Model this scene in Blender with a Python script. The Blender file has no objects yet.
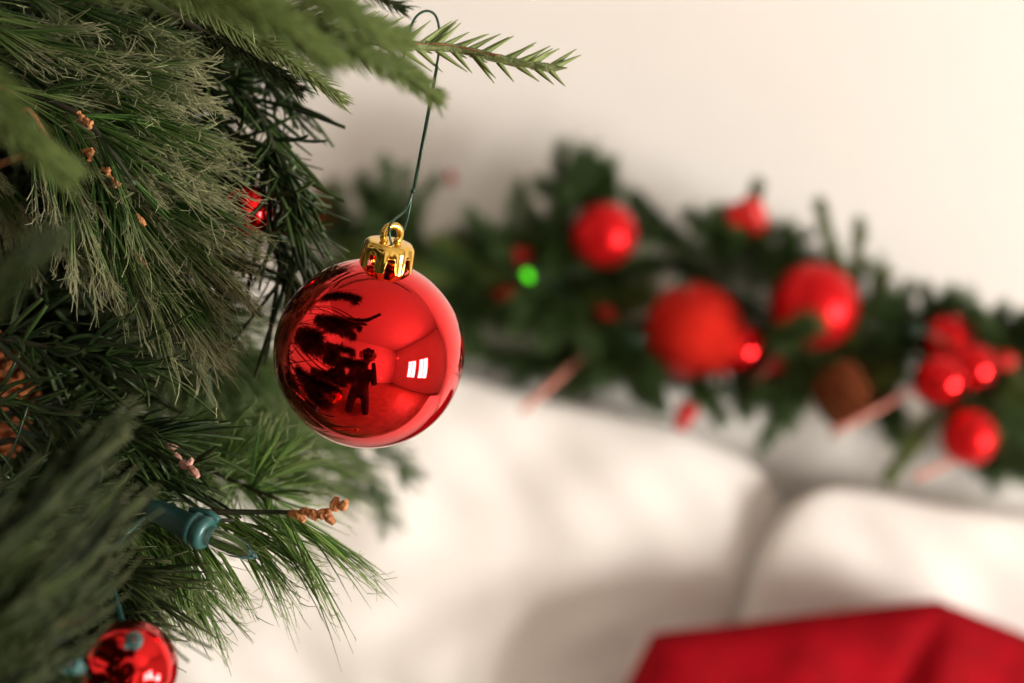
import bpy, bmesh, math, random
import numpy as np
from mathutils import Vector, Matrix

SC = bpy.context.scene
COL = SC.collection
random.seed(7)
RNG = np.random.default_rng(7)

# ------------------------------------------------------------------ camera
CAM_LOC = Vector((0.0, 0.0, 1.15))
PITCH = math.radians(-13.0)
ROLL = math.radians(13.0)
FPX = 1422.0
R0 = Vector((1, 0, 0))
FW = Vector((0, math.cos(PITCH), math.sin(PITCH)))
U0 = R0.cross(FW)
RT = R0 * math.cos(ROLL) + U0 * math.sin(ROLL)
UP = U0 * math.cos(ROLL) - R0 * math.sin(ROLL)
cam = bpy.data.cameras.new('camera')
cam.lens = 50.0
cam.sensor_width = 36.0
cam.clip_start = 0.01
cam.dof.use_dof = True
cam.dof.focus_distance = 0.437
cam.dof.aperture_fstop = 5.4
camo = bpy.data.objects.new('camera', cam)
camo.matrix_world = Matrix.Translation(CAM_LOC) @ Matrix((RT, UP, -FW)).transposed().to_4x4()
COL.objects.link(camo)
SC.camera = camo

# ------------------------------------------------------------------ world, exposure
w = bpy.data.worlds.new('world')
SC.world = w
w.use_nodes = True
w.node_tree.nodes['Background'].inputs[0].default_value = (0.75, 0.85, 1.0, 1)
w.node_tree.nodes['Background'].inputs[1].default_value = 0.6
SC.view_settings.view_transform = 'Standard'
SC.view_settings.look = 'None'
SC.view_settings.gamma = 1.0
SC.view_settings.use_curve_mapping = False
SC.view_settings.exposure = 0.08

# ------------------------------------------------------------------ light through the two windows
WINX = 2.4
WINDOWS = [(-1.30, -0.75), (-0.52, 0.03)]       # y ranges in the right-hand wall
WZ = (0.68, 1.53)
for y0, y1 in WINDOWS:
    l = bpy.data.lights.new('window_daylight', 'AREA')
    l.shape = 'RECTANGLE'
    l.size = y1 - y0
    l.size_y = WZ[1] - WZ[0]
    l.energy = 69.0
    l.color = (1.0, 0.95, 0.89)
    o = bpy.data.objects.new('window_daylight', l)
    o.location = (WINX + 0.02, (y0 + y1) / 2, sum(WZ) / 2)
    d = Vector((-1, 0, 0))
    o.rotation_euler = d.to_track_quat('-Z', 'Y').to_euler()
    COL.objects.link(o)


def P(px, py, d):
    """point seen at (px, py), d metres along the view axis"""
    return CAM_LOC + FW * d + RT * ((px - 512) / FPX * d) + UP * ((341.5 - py) / FPX * d)


def PY(px, py, Y):
    """point seen at (px, py) on the upright plane y = Y"""
    v = FW + RT * ((px - 512) / FPX) + UP * ((341.5 - py) / FPX)
    return CAM_LOC + v * ((Y - CAM_LOC.y) / v.y)


def depth(p):
    return (p - CAM_LOC).dot(FW)


# ------------------------------------------------------------------ materials
def mat(name, color, rough=0.5, metal=0.0, **kw):
    m = bpy.data.materials.new(name)
    m.use_nodes = True
    b = m.node_tree.nodes['Principled BSDF']
    b.inputs['Base Color'].default_value = (*color, 1)
    b.inputs['Roughness'].default_value = rough
    b.inputs['Metallic'].default_value = metal
    for k, v in kw.items():
        b.inputs[k].default_value = v
    return m


def noise_mat(name, c1, c2, scale, rough=0.6, bump=0.0, bscale=None, **kw):
    m = mat(name, c1, rough, **kw)
    nt = m.node_tree
    b = nt.nodes['Principled BSDF']
    tc = nt.nodes.new('ShaderNodeTexCoord')
    n = nt.nodes.new('ShaderNodeTexNoise')
    n.inputs['Scale'].default_value = scale
    n.inputs['Detail'].default_value = 4
    nt.links.new(tc.outputs['Object'], n.inputs['Vector'])
    r = nt.nodes.new('ShaderNodeValToRGB')
    r.color_ramp.elements[0].position = 0.35
    r.color_ramp.elements[1].position = 0.65
    r.color_ramp.elements[0].color = (*c1, 1)
    r.color_ramp.elements[1].color = (*c2, 1)
    nt.links.new(n.outputs['Fac'], r.inputs['Fac'])
    nt.links.new(r.outputs['Color'], b.inputs['Base Color'])
    if bump:
        n2 = nt.nodes.new('ShaderNodeTexNoise')
        n2.inputs['Scale'].default_value = bscale or scale * 4
        nt.links.new(tc.outputs['Object'], n2.inputs['Vector'])
        bp = nt.nodes.new('ShaderNodeBump')
        bp.inputs['Strength'].default_value = bump
        bp.inputs['Distance'].default_value = 0.002
        nt.links.new(n2.outputs['Fac'], bp.inputs['Height'])
        nt.links.new(bp.outputs['Normal'], b.inputs['Normal'])
    return m


def needle_mat(name, dark, light, tip, tip_from=0.75, rough=0.5, trans=0.0, spec=0.3):
    """colour varies from needle to needle; the frayed tips are paler plastic"""
    m = mat(name, dark, rough)
    nt = m.node_tree
    b = nt.nodes['Principled BSDF']
    b.inputs['Specular IOR Level'].default_value = spec
    a = nt.nodes.new('ShaderNodeAttribute')
    a.attribute_name = 'tint'
    s = nt.nodes.new('ShaderNodeSeparateColor')
    nt.links.new(a.outputs['Color'], s.inputs['Color'])
    mix = nt.nodes.new('ShaderNodeMix')
    mix.data_type = 'RGBA'
    mix.inputs[6].default_value = (*dark, 1)
    mix.inputs[7].default_value = (*light, 1)
    nt.links.new(s.outputs['Red'], mix.inputs[0])
    mr = nt.nodes.new('ShaderNodeMapRange')
    mr.inputs['From Min'].default_value = tip_from
    mr.inputs['From Max'].default_value = 1.0
    nt.links.new(s.outputs['Green'], mr.inputs['Value'])
    mix2 = nt.nodes.new('ShaderNodeMix')
    mix2.data_type = 'RGBA'
    mix2.inputs[7].default_value = (*tip, 1)
    nt.links.new(mix.outputs[2], mix2.inputs[6])
    nt.links.new(mr.outputs['Result'], mix2.inputs[0])
    nt.links.new(mix2.outputs[2], b.inputs['Base Color'])
    if trans:
        t = nt.nodes.new('ShaderNodeBsdfTranslucent')
        nt.links.new(mix2.outputs[2], t.inputs['Color'])
        ms = nt.nodes.new('ShaderNodeMixShader')
        ms.inputs[0].default_value = trans
        nt.links.new(b.outputs[0], ms.inputs[1])
        nt.links.new(t.outputs[0], ms.inputs[2])
        nt.links.new(ms.outputs[0], nt.nodes['Material Output'].inputs[0])
    return m


M = {}
M['wall'] = noise_mat('wall_paint', (0.80, 0.765, 0.725), (0.83, 0.795, 0.755), 3, 0.75, 0.05, 300)
M['wall_far'] = noise_mat('beige_wall_paint', (0.72, 0.68, 0.63), (0.75, 0.71, 0.66), 3, 0.75, 0.05, 300)
M['ceiling'] = noise_mat('ceiling_paint', (0.52, 0.49, 0.45), (0.55, 0.52, 0.48), 4, 0.8, 0.05, 300)
M['floor'] = noise_mat('floor_boards', (0.20, 0.12, 0.07), (0.30, 0.19, 0.11), 6, 0.45, 0.1)
M['trim'] = noise_mat('white_trim', (0.8, 0.79, 0.77), (0.84, 0.83, 0.8), 10, 0.4)
M['linen'] = noise_mat('white_linen', (0.83, 0.79, 0.745), (0.88, 0.845, 0.80), 14, 0.85, 0.35, 420)
M['mattress'] = noise_mat('mattress_cotton', (0.75, 0.73, 0.7), (0.8, 0.78, 0.75), 20, 0.85, 0.3)
M['wood'] = noise_mat('bed_wood', (0.35, 0.2, 0.1), (0.45, 0.28, 0.15), 9, 0.45, 0.1)
M['red_plush'] = noise_mat('red_plush', (0.24, 0.0005, 0.004), (0.36, 0.001, 0.008), 30, 0.8, 0.6, 500)
M['red_plush'].node_tree.nodes['Principled BSDF'].inputs['Specular IOR Level'].default_value = 0.1
M['red_mirror'] = noise_mat('red_mirror_plastic', (0.80, 0.006, 0.008), (0.84, 0.008, 0.009), 40, 0.025, metal=1.0)
_b = M['red_mirror'].node_tree.nodes['Principled BSDF']
_b.inputs['Coat Weight'].default_value = 0.4
_b.inputs['Coat Roughness'].default_value = 0.02
_b.inputs['Coat IOR'].default_value = 1.4
M['red_shiny'] = noise_mat('red_shiny_plastic', (0.66, 0.003, 0.006), (0.72, 0.005, 0.008), 40, 0.09, metal=1.0)
_b = M['red_shiny'].node_tree.nodes['Principled BSDF']
_b.inputs['Coat Weight'].default_value = 0.4
_b.inputs['Coat Roughness'].default_value = 0.05
_b.inputs['Coat IOR'].default_value = 1.4
M['red_matte'] = noise_mat('red_matte_plastic', (0.60, 0.003, 0.006), (0.66, 0.005, 0.008), 60, 0.36, metal=0.75)
M['red_glitter'] = noise_mat('red_glitter', (0.50, 0.006, 0.004), (0.66, 0.022, 0.008), 260, 0.42, 1.0, 700, metal=0.85)
M['red_berry'] = noise_mat('red_berry', (0.52, 0.004, 0.004), (0.62, 0.010, 0.006), 90, 0.3)
M['gold'] = noise_mat('gold_foil', (0.80, 0.50, 0.10), (0.86, 0.57, 0.14), 50, 0.14, metal=1.0)
M['green_wire'] = noise_mat('green_wire', (0.008, 0.035, 0.018), (0.014, 0.055, 0.028), 80, 0.35, metal=0.3)
M['bark'] = noise_mat('brown_bark', (0.16, 0.06, 0.025), (0.34, 0.14, 0.05), 160, 0.7, 0.5)
M['rust'] = noise_mat('rust_paper', (0.38, 0.14, 0.045), (0.55, 0.24, 0.08), 220, 0.7, 0.5)
M['pink_scale'] = noise_mat('pinkish_bud', (0.42, 0.2, 0.15), (0.6, 0.32, 0.24), 300, 0.7, 0.5)
M['cone'] = noise_mat('cone_scales', (0.085, 0.020, 0.006), (0.17, 0.042, 0.012), 90, 0.75, 0.5)
M['cone'].node_tree.nodes['Principled BSDF'].inputs['Specular IOR Level'].default_value = 0.1
M['cone_orange'] = noise_mat('orange_cone_scales', (0.30, 0.08, 0.02), (0.45, 0.14, 0.035), 90, 0.7, 0.5)
M['teal'] = noise_mat('teal_plastic', (0.015, 0.075, 0.07), (0.03, 0.12, 0.11), 90, 0.35)
M['clear'] = mat('clear_bulb', (0.95, 0.95, 0.92), 0.03, 0, **{'Transmission Weight': 1.0, 'IOR': 1.45})
M['green_led'] = mat('green_led', (0.1, 0.9, 0.02), 0.3, 0, **{'Emission Color': (0.12, 1.0, 0.01, 1), 'Emission Strength': 1.6})
M['pink_stick'] = noise_mat('pink_stick', (0.60, 0.20, 0.15), (0.66, 0.27, 0.2), 60, 0.5)
M['black'] = noise_mat('black_plastic', (0.012, 0.012, 0.013), (0.02, 0.02, 0.021), 60, 0.5)
M['black_cloth'] = noise_mat('black_cloth', (0.012, 0.012, 0.014), (0.022, 0.021, 0.024), 50, 0.9)
M['lens'] = mat('lens_glass', (0.02, 0.02, 0.03), 0.03, 0, **{'Coat Weight': 1.0})
M['skin'] = noise_mat('skin', (0.5, 0.28, 0.2), (0.55, 0.32, 0.24), 40, 0.55)
M['hair'] = noise_mat('dark_hair', (0.02, 0.012, 0.008), (0.04, 0.022, 0.014), 120, 0.5)
M['lamp_glow'] = mat('lamp_glow', (1, 0.9, 0.7), 0.5, 0, **{'Emission Color': (1.0, 0.8, 0.55, 1), 'Emission Strength': 22.0})
M['fir_body'] = noise_mat('olive_stem', (0.12, 0.16, 0.055), (0.20, 0.25, 0.09), 300, 0.6, 0.5)
M['stem_dark'] = noise_mat('dark_green_stem', (0.02, 0.035, 0.015), (0.05, 0.04, 0.02), 120, 0.6)
# foliage plastics
M['pine'] = needle_mat('soft_pine', (0.014, 0.055, 0.010), (0.11, 0.21, 0.04), (0.38, 0.39, 0.20), 0.62, 0.5, 0.12)
M['pine_grey'] = needle_mat('grey_pine', (0.02, 0.065, 0.012), (0.18, 0.27, 0.07), (0.48, 0.46, 0.27), 0.56, 0.55, 0.12)
M['pine_fresh'] = needle_mat('fresh_pine', (0.035, 0.11, 0.018), (0.25, 0.40, 0.09), (0.45, 0.50, 0.25), 0.66, 0.5, 0.25)
M['pine_back'] = needle_mat('back_pine', (0.09, 0.18, 0.045), (0.30, 0.42, 0.15), (0.38, 0.48, 0.22), 0.7, 0.5, 0.3)
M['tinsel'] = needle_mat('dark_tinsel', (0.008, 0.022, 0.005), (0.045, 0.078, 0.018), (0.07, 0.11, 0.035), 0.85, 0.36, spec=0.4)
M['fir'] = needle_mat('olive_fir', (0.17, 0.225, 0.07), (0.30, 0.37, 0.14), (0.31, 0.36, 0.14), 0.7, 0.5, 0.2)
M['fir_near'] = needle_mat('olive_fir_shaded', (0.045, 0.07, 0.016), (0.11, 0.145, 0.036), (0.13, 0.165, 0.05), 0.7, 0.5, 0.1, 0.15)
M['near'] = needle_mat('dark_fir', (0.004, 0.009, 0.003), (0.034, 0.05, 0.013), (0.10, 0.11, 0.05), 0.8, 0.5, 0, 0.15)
M['garland'] = needle_mat('garland_green', (0.010, 0.035, 0.007), (0.10, 0.18, 0.05), (0.15, 0.22, 0.075), 0.8, 0.5)
M['garland_olive'] = needle_mat('garland_olive', (0.07, 0.11, 0.02), (0.17, 0.22, 0.045), (0.22, 0.27, 0.07), 0.8, 0.5)


# ------------------------------------------------------------------ helpers
def tag(o, label=None, cat=None, group=None, kind=None):
    if label: o['label'] = label
    if cat: o['category'] = cat
    if group: o['group'] = group
    if kind: o['kind'] = kind
    return o


def empty(name, loc):
    o = bpy.data.objects.new(name, None)
    o.empty_display_size = 0.02
    COL.objects.link(o)
    o.location = loc
    return o


def link(name, me, m=None, parent=None, smooth=True):
    """link a mesh given in WORLD coordinates; a child keeps its place under an unrotated parent"""
    o = bpy.data.objects.new(name, me)
    COL.objects.link(o)
    if m is not None:
        for mm in (m if isinstance(m, (list, tuple)) else [m]):
            me.materials.append(mm)
    if smooth:
        me.polygons.foreach_set('use_smooth', [True] * len(me.polygons))
    if parent is not None:
        o.parent = parent
        q = parent
        off = Vector((0, 0, 0))
        while q is not None:
            off += q.location
            q = q.parent
        me.transform(Matrix.Translation(-off))
    return o


def from_bm(name, bm, m=None, parent=None, smooth=True):
    bmesh.ops.recalc_face_normals(bm, faces=bm.faces[:])
    me = bpy.data.meshes.new(name)
    bm.to_mesh(me)
    bm.free()
    return link(name, me, m, parent, smooth)


def origin_to(o, p):
    """move the origin of a top-level mesh to p without moving it"""
    o.data.transform(Matrix.Translation(-Vector(p)))
    o.location = p
    return o


def tube(bm, pts, rad, seg=8, cap=True, mi=0):
    pts = [Vector(p) for p in pts]
    n = len(pts)
    rr = rad if isinstance(rad, (list, tuple)) else [rad] * n
    t = (pts[1] - pts[0]).normalized()
    a = t.orthogonal().normalized()
    rings = []
    for i, p in enumerate(pts):
        if i == 0: t = (pts[1] - pts[0]).normalized()
        elif i == n - 1: t = (pts[-1] - pts[-2]).normalized()
        else: t = (pts[i + 1] - pts[i - 1]).normalized()
        a = (a - t * a.dot(t)).normalized()
        b = t.cross(a)
        rings.append([bm.verts.new(p + (a * math.cos(2 * math.pi * k / seg) + b * math.sin(2 * math.pi * k / seg)) * rr[i]) for k in range(seg)])
    for i in range(n - 1):
        for k in range(seg):
            f = bm.faces.new((rings[i][k], rings[i][(k + 1) % seg], rings[i + 1][(k + 1) % seg], rings[i + 1][k]))
            f.material_index = mi
    if cap:
        bm.faces.new(rings[0][::-1]).material_index = mi
        bm.faces.new(rings[-1]).material_index = mi


def smooth_path(pts, n=8):
    """Catmull-Rom through pts"""
    pts = [Vector(p) for p in pts]
    q = [pts[0] * 2 - pts[1]] + pts + [pts[-1] * 2 - pts[-2]]
    out = []
    for i in range(1, len(q) - 2):
        for k in range(n):
            t = k / n
            out.append(0.5 * ((2 * q[i]) + (-q[i - 1] + q[i + 1]) * t + (2 * q[i - 1] - 5 * q[i] + 4 * q[i + 1] - q[i + 2]) * t * t
                              + (-q[i - 1] + 3 * q[i] - 3 * q[i + 1] + q[i + 2]) * t ** 3))
    out.append(pts[-1])
    return out


def lathe(bm, prof, axis=Vector((0, 0, 1)), loc=Vector((0, 0, 0)), seg=48, mi=0):
    q = axis.to_track_quat('Z', 'Y')
    rings = []
    for r, z in prof:
        rings.append([bm.verts.new(loc + q @ Vector((r * math.cos(2 * math.pi * k / seg), r * math.sin(2 * math.pi * k / seg), z))) for k in range(seg)])
    for i in range(len(prof) - 1):
        for k in range(seg):
            bm.faces.new((rings[i][k], rings[i][(k + 1) % seg], rings[i + 1][(k + 1) % seg], rings[i + 1][k])).material_index = mi
    bmesh.ops.remove_doubles(bm, verts=[v for r in rings for v in r], dist=1e-7)


def box(bm, lo, hi, bevel=0.0):
    r = bmesh.ops.create_cube(bm, size=1.0)
    for v in r['verts']:
        v.co = Vector([lo[i] + (v.co[i] + 0.5) * (hi[i] - lo[i]) for i in range(3)])
    if bevel:
        es = {e for v in r['verts'] for e in v.link_edges}
        bmesh.ops.bevel(bm, geom=list(es), offset=bevel, segments=3, affect='EDGES')


# ------------------------------------------------------------------ the needle generator (numpy, one mesh per spray)
class Needles:
    def __init__(s):
        s.V = []; s.F = []; s.T = []; s.MI = []; s.n = 0

    def add(s, base, dirs, L, width, thick, bend, taper, S=5, rnd=None, t0=0.0, t1=1.0, roll=None, mi=0):
        base = np.asarray(base, float); dirs = np.asarray(dirs, float); bend = np.asarray(bend, float)
        N = len(base)
        if N == 0: return None
        L = np.broadcast_to(L, (N,)).astype(float)
        dirs = dirs / np.linalg.norm(dirs, axis=1, keepdims=True)
        ref = RNG.normal(size=(N, 3)) if roll is None else np.asarray(roll)
        a = np.cross(dirs, ref); a /= np.linalg.norm(a, axis=1, keepdims=True) + 1e-12
        b = np.cross(a, dirs)
        rnd = RNG.random(N) if rnd is None else rnd
        t = np.linspace(0, 1, S)
        pts = base[:, None, :] + dirs[:, None, :] * (t[None, :, None] * L[:, None, None]) + bend[:, None, :] * (t[None, :, None] ** 2 * L[:, None, None])
        tp = np.array([taper(x) for x in t])
        width = np.broadcast_to(width, (N,)); thick = np.broadcast_to(thick, (N,))
        ang = np.array([0, 2.094, 4.189])
        ring = (a[:, None, None, :] * np.cos(ang)[None, None, :, None] * (width[:, None, None, None] * 0.5)
                + b[:, None, None, :] * np.sin(ang)[None, None, :, None] * (thick[:, None, None, None] * 0.5)) * tp[None, :, None, None]
        v = (pts[:, :, None, :] + ring).reshape(-1, 3)
        i0 = s.n + np.arange(N)[:, None, None] * (S * 3) + np.arange(S - 1)[None, :, None] * 3
        k = np.arange(3)[None, None, :]
        k2 = (k + 1) % 3
        f = np.stack([i0 + k, i0 + k2, i0 + 3 + k2, i0 + 3 + k], axis=-1).reshape(-1, 4)
        tt = t0 + (t1 - t0) * t
        tint = np.zeros((N, S, 3, 4)); tint[..., 0] = rnd[:, None, None]; tint[..., 1] = tt[None, :, None]; tint[..., 3] = 1
        s.V.append(v); s.F.append(f); s.T.append(tint.reshape(-1, 4)); s.MI.append(np.full(len(f), mi)); s.n += len(v)
        return pts

    def build(s, name, mats, parent):
        V = np.concatenate(s.V); F = np.concatenate(s.F); T = np.concatenate(s.T); MI = np.concatenate(s.MI)
        me = bpy.data.meshes.new(name)
        me.vertices.add(len(V)); me.vertices.foreach_set('co', V.ravel())
        me.loops.add(F.size); me.loops.foreach_set('vertex_index', F.ravel().astype(np.int32))
        me.polygons.add(len(F)); me.polygons.foreach_set('loop_start', np.arange(0, F.size, 4, dtype=np.int32))
        me.update(calc_edges=True)
        at = me.attributes.new('tint', 'FLOAT_COLOR', 'POINT')
        at.data.foreach_set('color', T.ravel())
        o = link(name, me, mats, parent)
        me.polygons.foreach_set('material_index', MI.astype(np.int32))
        return o


def sample_path(path, ts):
    P_ = np.array([list(p) for p in path])
    seg = np.linalg.norm(np.diff(P_, axis=0), axis=1)
    cum = np.concatenate([[0], np.cumsum(seg)]); cum /= cum[-1]
    pos = np.stack([np.interp(ts, cum, P_[:, i]) for i in range(3)], axis=1)
    e = 0.02
    p2 = np.stack([np.interp(np.clip(ts + e, 0, 1), cum, P_[:, i]) for i in range(3)], axis=1)
    p1 = np.stack([np.interp(np.clip(ts - e, 0, 1), cum, P_[:, i]) for i in range(3)], axis=1)
    d = p2 - p1
    return pos, d / (np.linalg.norm(d, axis=1, keepdims=True) + 1e-12)


def needles_on(nd, path, n, L, ang, width, thick, curl=0.1, fray=0, taper=None, S=5, endfan=True, sag=0.05, mi=0, bias=1.0, flatten=None, clump=0, lean=None):
    """n needles along path; ang = (deg at base, deg at end) from the twig; flatten = axis direction the spray is squashed along"""
    u = RNG.random(n)
    if clump:
        gi = RNG.integers(0, max(1, n // clump), n)
        u = np.clip(RNG.random(n)[gi] + RNG.normal(size=n) * 0.008, 0, 1)
    ts = u ** bias
    pos, d = sample_path(path, ts)
    az = RNG.random(n) * 2 * math.pi
    an = RNG.normal(size=n)
    if clump:
        az = az[gi] + RNG.normal(size=n) * 0.16; an = an[gi] + RNG.normal(size=n) * 0.35
    ref = np.cross(d, np.array([0.3, 0.5, 0.81])); ref /= np.linalg.norm(ref, axis=1, keepdims=True)
    bi = np.cross(d, ref)
    rad = ref * np.cos(az)[:, None] + bi * np.sin(az)[:, None]
    if flatten is not None:
        fl = np.array(list(flatten[0])); k = flatten[1]
        rad = rad - fl[None, :] * (rad @ fl)[:, None] * k
        rad /= np.linalg.norm(rad, axis=1, keepdims=True) + 1e-12
    A = np.radians(ang[0] + (ang[1] - ang[0]) * ts + an * ang[2])
    dirs = d * np.cos(A)[:, None] + rad * np.sin(A)[:, None]
    if lean is not None:
        dirs = dirs + np.array(list(lean)); dirs /= np.linalg.norm(dirs, axis=1, keepdims=True)
    LL = L[0] + (L[1] - L[0]) * RNG.random(n)
    if len(L) > 2: LL = LL * (1 + (L[2] - 1) * ts)
    bn = RNG.normal(size=(n, 3))
    if clump: bn = bn[gi] * 0.8 + bn * 0.35
    bend = bn * curl + np.array([0, 0, -sag]) - rad * curl * 0.6
    tp = taper or (lambda x: 1.0 if x < 0.8 else 1.0 - (x - 0.8) * 3.0)
    rnd = np.clip(RNG.normal(0.45, 0.3, n), 0, 1)
    pts = nd.add(pos, dirs, LL, width, thick, bend, tp, S, rnd, 0.0, 0.9 if fray else 1.0, mi=mi)
    if fray:
        # split thread ends, a few hairs on each needle
        for k in range(fray):
            t = 0.72 + 0.28 * RNG.random(n)
            idx = t * (S - 1)
            i0 = np.clip(idx.astype(int), 0, S - 2); fr = (idx - i0)[:, None]
            b0 = pts[np.arange(n), i0] * (1 - fr) + pts[np.arange(n), i0 + 1] * fr
            hd = dirs + RNG.normal(size=(n, 3)) * 0.30
            nd.add(b0, hd, 0.002 + 0.005 * RNG.random(n), width * 0.5, width * 0.42, RNG.normal(size=(n, 3)) * 0.28,
                   lambda x: 1.0 - 0.4 * x, 3, rnd, 0.75, 1.0, mi=mi)


# ================================================================== THE ROOM
WALLY = 1.36
XL, XR, YB, ZT = -1.7, WINX, -2.6, 2.5
bm = bmesh.new(); box(bm, (XL - 0.1, YB - 0.1, -0.1), (XR + 0.1, WALLY + 0.1, 0.0)); tag(from_bm('floor', bm, M['floor'], smooth=False), kind='structure')
bm = bmesh.new(); box(bm, (XL - 0.1, YB - 0.1, ZT), (XR + 0.1, WALLY + 0.1, ZT + 0.1)); tag(from_bm('ceiling', bm, M['ceiling'], smooth=False), kind='structure')
bm = bmesh.new(); box(bm, (XL - 0.1, WALLY, 0), (XR + 0.1, WALLY + 0.1, ZT)); tag(from_bm('wall_back', bm, M['wall'], smooth=False), kind='structure')
bm = bmesh.new(); box(bm, (XL - 0.1, YB - 0.1, 0), (XR + 0.1, YB, ZT)); tag(from_bm('wall_front', bm, M['wall_far'], smooth=False), kind='structure')
bm = bmesh.new(); box(bm, (XL - 0.1, YB, 0), (XL, WALLY, ZT)); tag(from_bm('wall_left', bm, M['wall_far'], smooth=False), kind='structure')
bm = bmesh.new()
ys = [YB, WINDOWS[0][0], WINDOWS[0][1], WINDOWS[1][0], WINDOWS[1][1], WALLY]
for i in range(5):
    if i in (1, 3):
        box(bm, (XR, ys[i], 0), (XR + 0.1, ys[i + 1], WZ[0])); box(bm, (XR, ys[i], WZ[1]), (XR + 0.1, ys[i + 1], ZT))
    else:
        box(bm, (XR, ys[i], 0), (XR + 0.1, ys[i + 1], ZT))
tag(from_bm('wall_right', bm, M['wall'], smooth=False), kind='structure')
for i, (y0, y1) in enumerate(WINDOWS):
    bm = bmesh.new()
    f = 0.035
    box(bm, (XR - 0.015, y0 - f, WZ[0] - f), (XR + 0.015, y0 + 0.005, WZ[1] + f)); box(bm, (XR - 0.015, y1 - 0.005, WZ[0] - f), (XR + 0.015, y1 + f, WZ[1] + f))
    box(bm, (XR - 0.015, y0, WZ[0] - f), (XR + 0.015, y1, WZ[0] + 0.005)); box(bm, (XR - 0.015, y0, WZ[1] - 0.005), (XR + 0.015, y1, WZ[1] + f))
    box(bm, (XR - 0.005, (y0 + y1) / 2 - 0.012, WZ[0]), (XR + 0.014, (y0 + y1) / 2 + 0.012, WZ[1]))
    tag(from_bm('window_%d' % (i + 1), bm, M['trim'], smooth=False), kind='structure')
bm = bmesh.new(); box(bm, (XL, WALLY - 0.015, 0), (XR, WALLY, 0.09), 0.003); tag(from_bm('baseboard_back', bm, M['trim'], smooth=False), kind='structure')


# ================================================================== BED, PILLOWS
def superpillow(name, cx, cz, w_, h_, t_, y, lean, m, seed, ear=0.10, nx=64, nz=48, parent=None, wr=0.004, rollz=0.0, corner=0.0):
    """a stuffed pillow standing on its long edge; cx, cz = centre"""
    rs = np.random.default_rng(seed)
    ph = rs.random(12) * 6.28
    bm = bmesh.new()
    grid = {}
    for side in (-1, 1):
        for i in range(nx + 1):
            for j in range(nz + 1):
                u = -1 + 2 * i / nx; v = -1 + 2 * j / nz
                edge = i in (0, nx) or j in (0, nz)
                if side == 1 and edge: continue
                prof = max(0.0, (1 - abs(u) ** 2.6) * (1 - abs(v) ** 2.6)) ** 0.5
                # sides pulled in between the corners
                rc_ = 1 - corner * (abs(u) * abs(v)) ** 5
                X = rc_ * u * w_ / 2 * (1 - ear * 0.6 * (1 - v * v) * abs(u) ** 3)
                Z = rc_ * v * h_ / 2 * (1 - ear * (1 - u * u) * abs(v) ** 3 * 0.6)
                wv = wr * (math.sin(9 * u + 3 * v + ph[0]) + 0.8 * math.sin(17 * u - 5 * v + ph[1] + math.sin(6 * v + ph[2])) + 0.5 * math.sin(31 * u + 4 * math.sin(5 * v + ph[3])))
                wv += wr * 0.6 * math.sin(14 * v + 5 * u + ph[4])
                Y = side * (t_ / 2 * prof + wv * min(1, prof * 1.6))
                Z += wr * 0.8 * math.sin(11 * u + ph[5]) * abs(v)
                grid[side, i, j] = bm.verts.new((X, Y, Z))
    for side in (-1, 1):
        for i in range(nx):
            for j in range(nz):
                q = [grid.get((side, a, b)) or grid[-1, a, b] for a, b in ((i, j), (i + 1, j), (i + 1, j + 1), (i, j + 1))]
                bm.faces.new(q)
    mt = Matrix.Translation((cx, y, cz)) @ Matrix.Rotation(rollz, 4, 'Y') @ Matrix.Rotation(-lean, 4, 'X')
    bm.transform(mt)
    o = from_bm(name, bm, m, parent)
    return o


MAT_TOP = 0.40
bed = empty('bed', (0.1, 0.3, 0))
tag(bed, 'bed beneath the white pillows, mattress and wooden frame', 'bed')
bm = bmesh.new(); box(bm, (-0.75, 0.62, 0.18), (1.35, 1.33, MAT_TOP), 0.03); from_bm('mattress', bm, M['mattress'], bed)
bm = bmesh.new(); box(bm, (-0.77, 0.60, 0.10), (1.37, 1.34, 0.18), 0.006); from_bm('bed_frame', bm, M['wood'], bed, False)
for x in (-0.72, 1.32):
    for y in (0.65, 1.29):
        bm = bmesh.new(); tube(bm, [(x, y, 0), (x, y, 0.105)], [0.018, 0.025], 12); from_bm('leg', bm, M['wood'], bed)

# back row: one long bolster pillow reaching up behind the garland
topL = PY(460, 300, 1.30); topR = PY(1000, 425, 1.30)
zt = (topL.z + topR.z) / 2
H = 0.40
PB = [(-0.32, 0.74), (0.47, 0.82)]
for k, (cx, pw) in enumerate(PB):
    o = superpillow('pillow', cx, zt - H / 2 + 0.01, pw, H, 0.08, 1.29, math.radians(4), M['linen'], 11 + k)
    origin_to(o, (cx, 1.285, zt - H))
    tag(o, ['white linen pillow against the wall, furthest left behind the hanging bauble', 'white linen pillow against the wall, right behind the garland'][k], 'pillow', 'white pillows on the bed')
# front row: tops meet in a V-shaped gap near (800, 475)
gap = PY(806, 455, 1.17)
tp = PY(640, 425, 1.17)
HF = 0.40
for k, (cx, pw) in enumerate([(gap.x - 0.405, 0.83), (gap.x + 0.395, 0.83)]):
    o = superpillow('pillow', cx, tp.z - HF / 2, pw, HF, 0.06, 1.19 - 0.035 * k, math.radians(4), M['linen'], 31 + k, ear=0.0, corner=0.10, wr=0.0036)
    origin_to(o, (cx, 1.15, tp.z - HF))
    tag(o, ['white linen pillow in front, left of the V-shaped gap under the pine cone', 'white linen pillow in front, right of the V-shaped gap, below the lowest red bauble'][k], 'pillow', 'white pillows on the bed')


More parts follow.
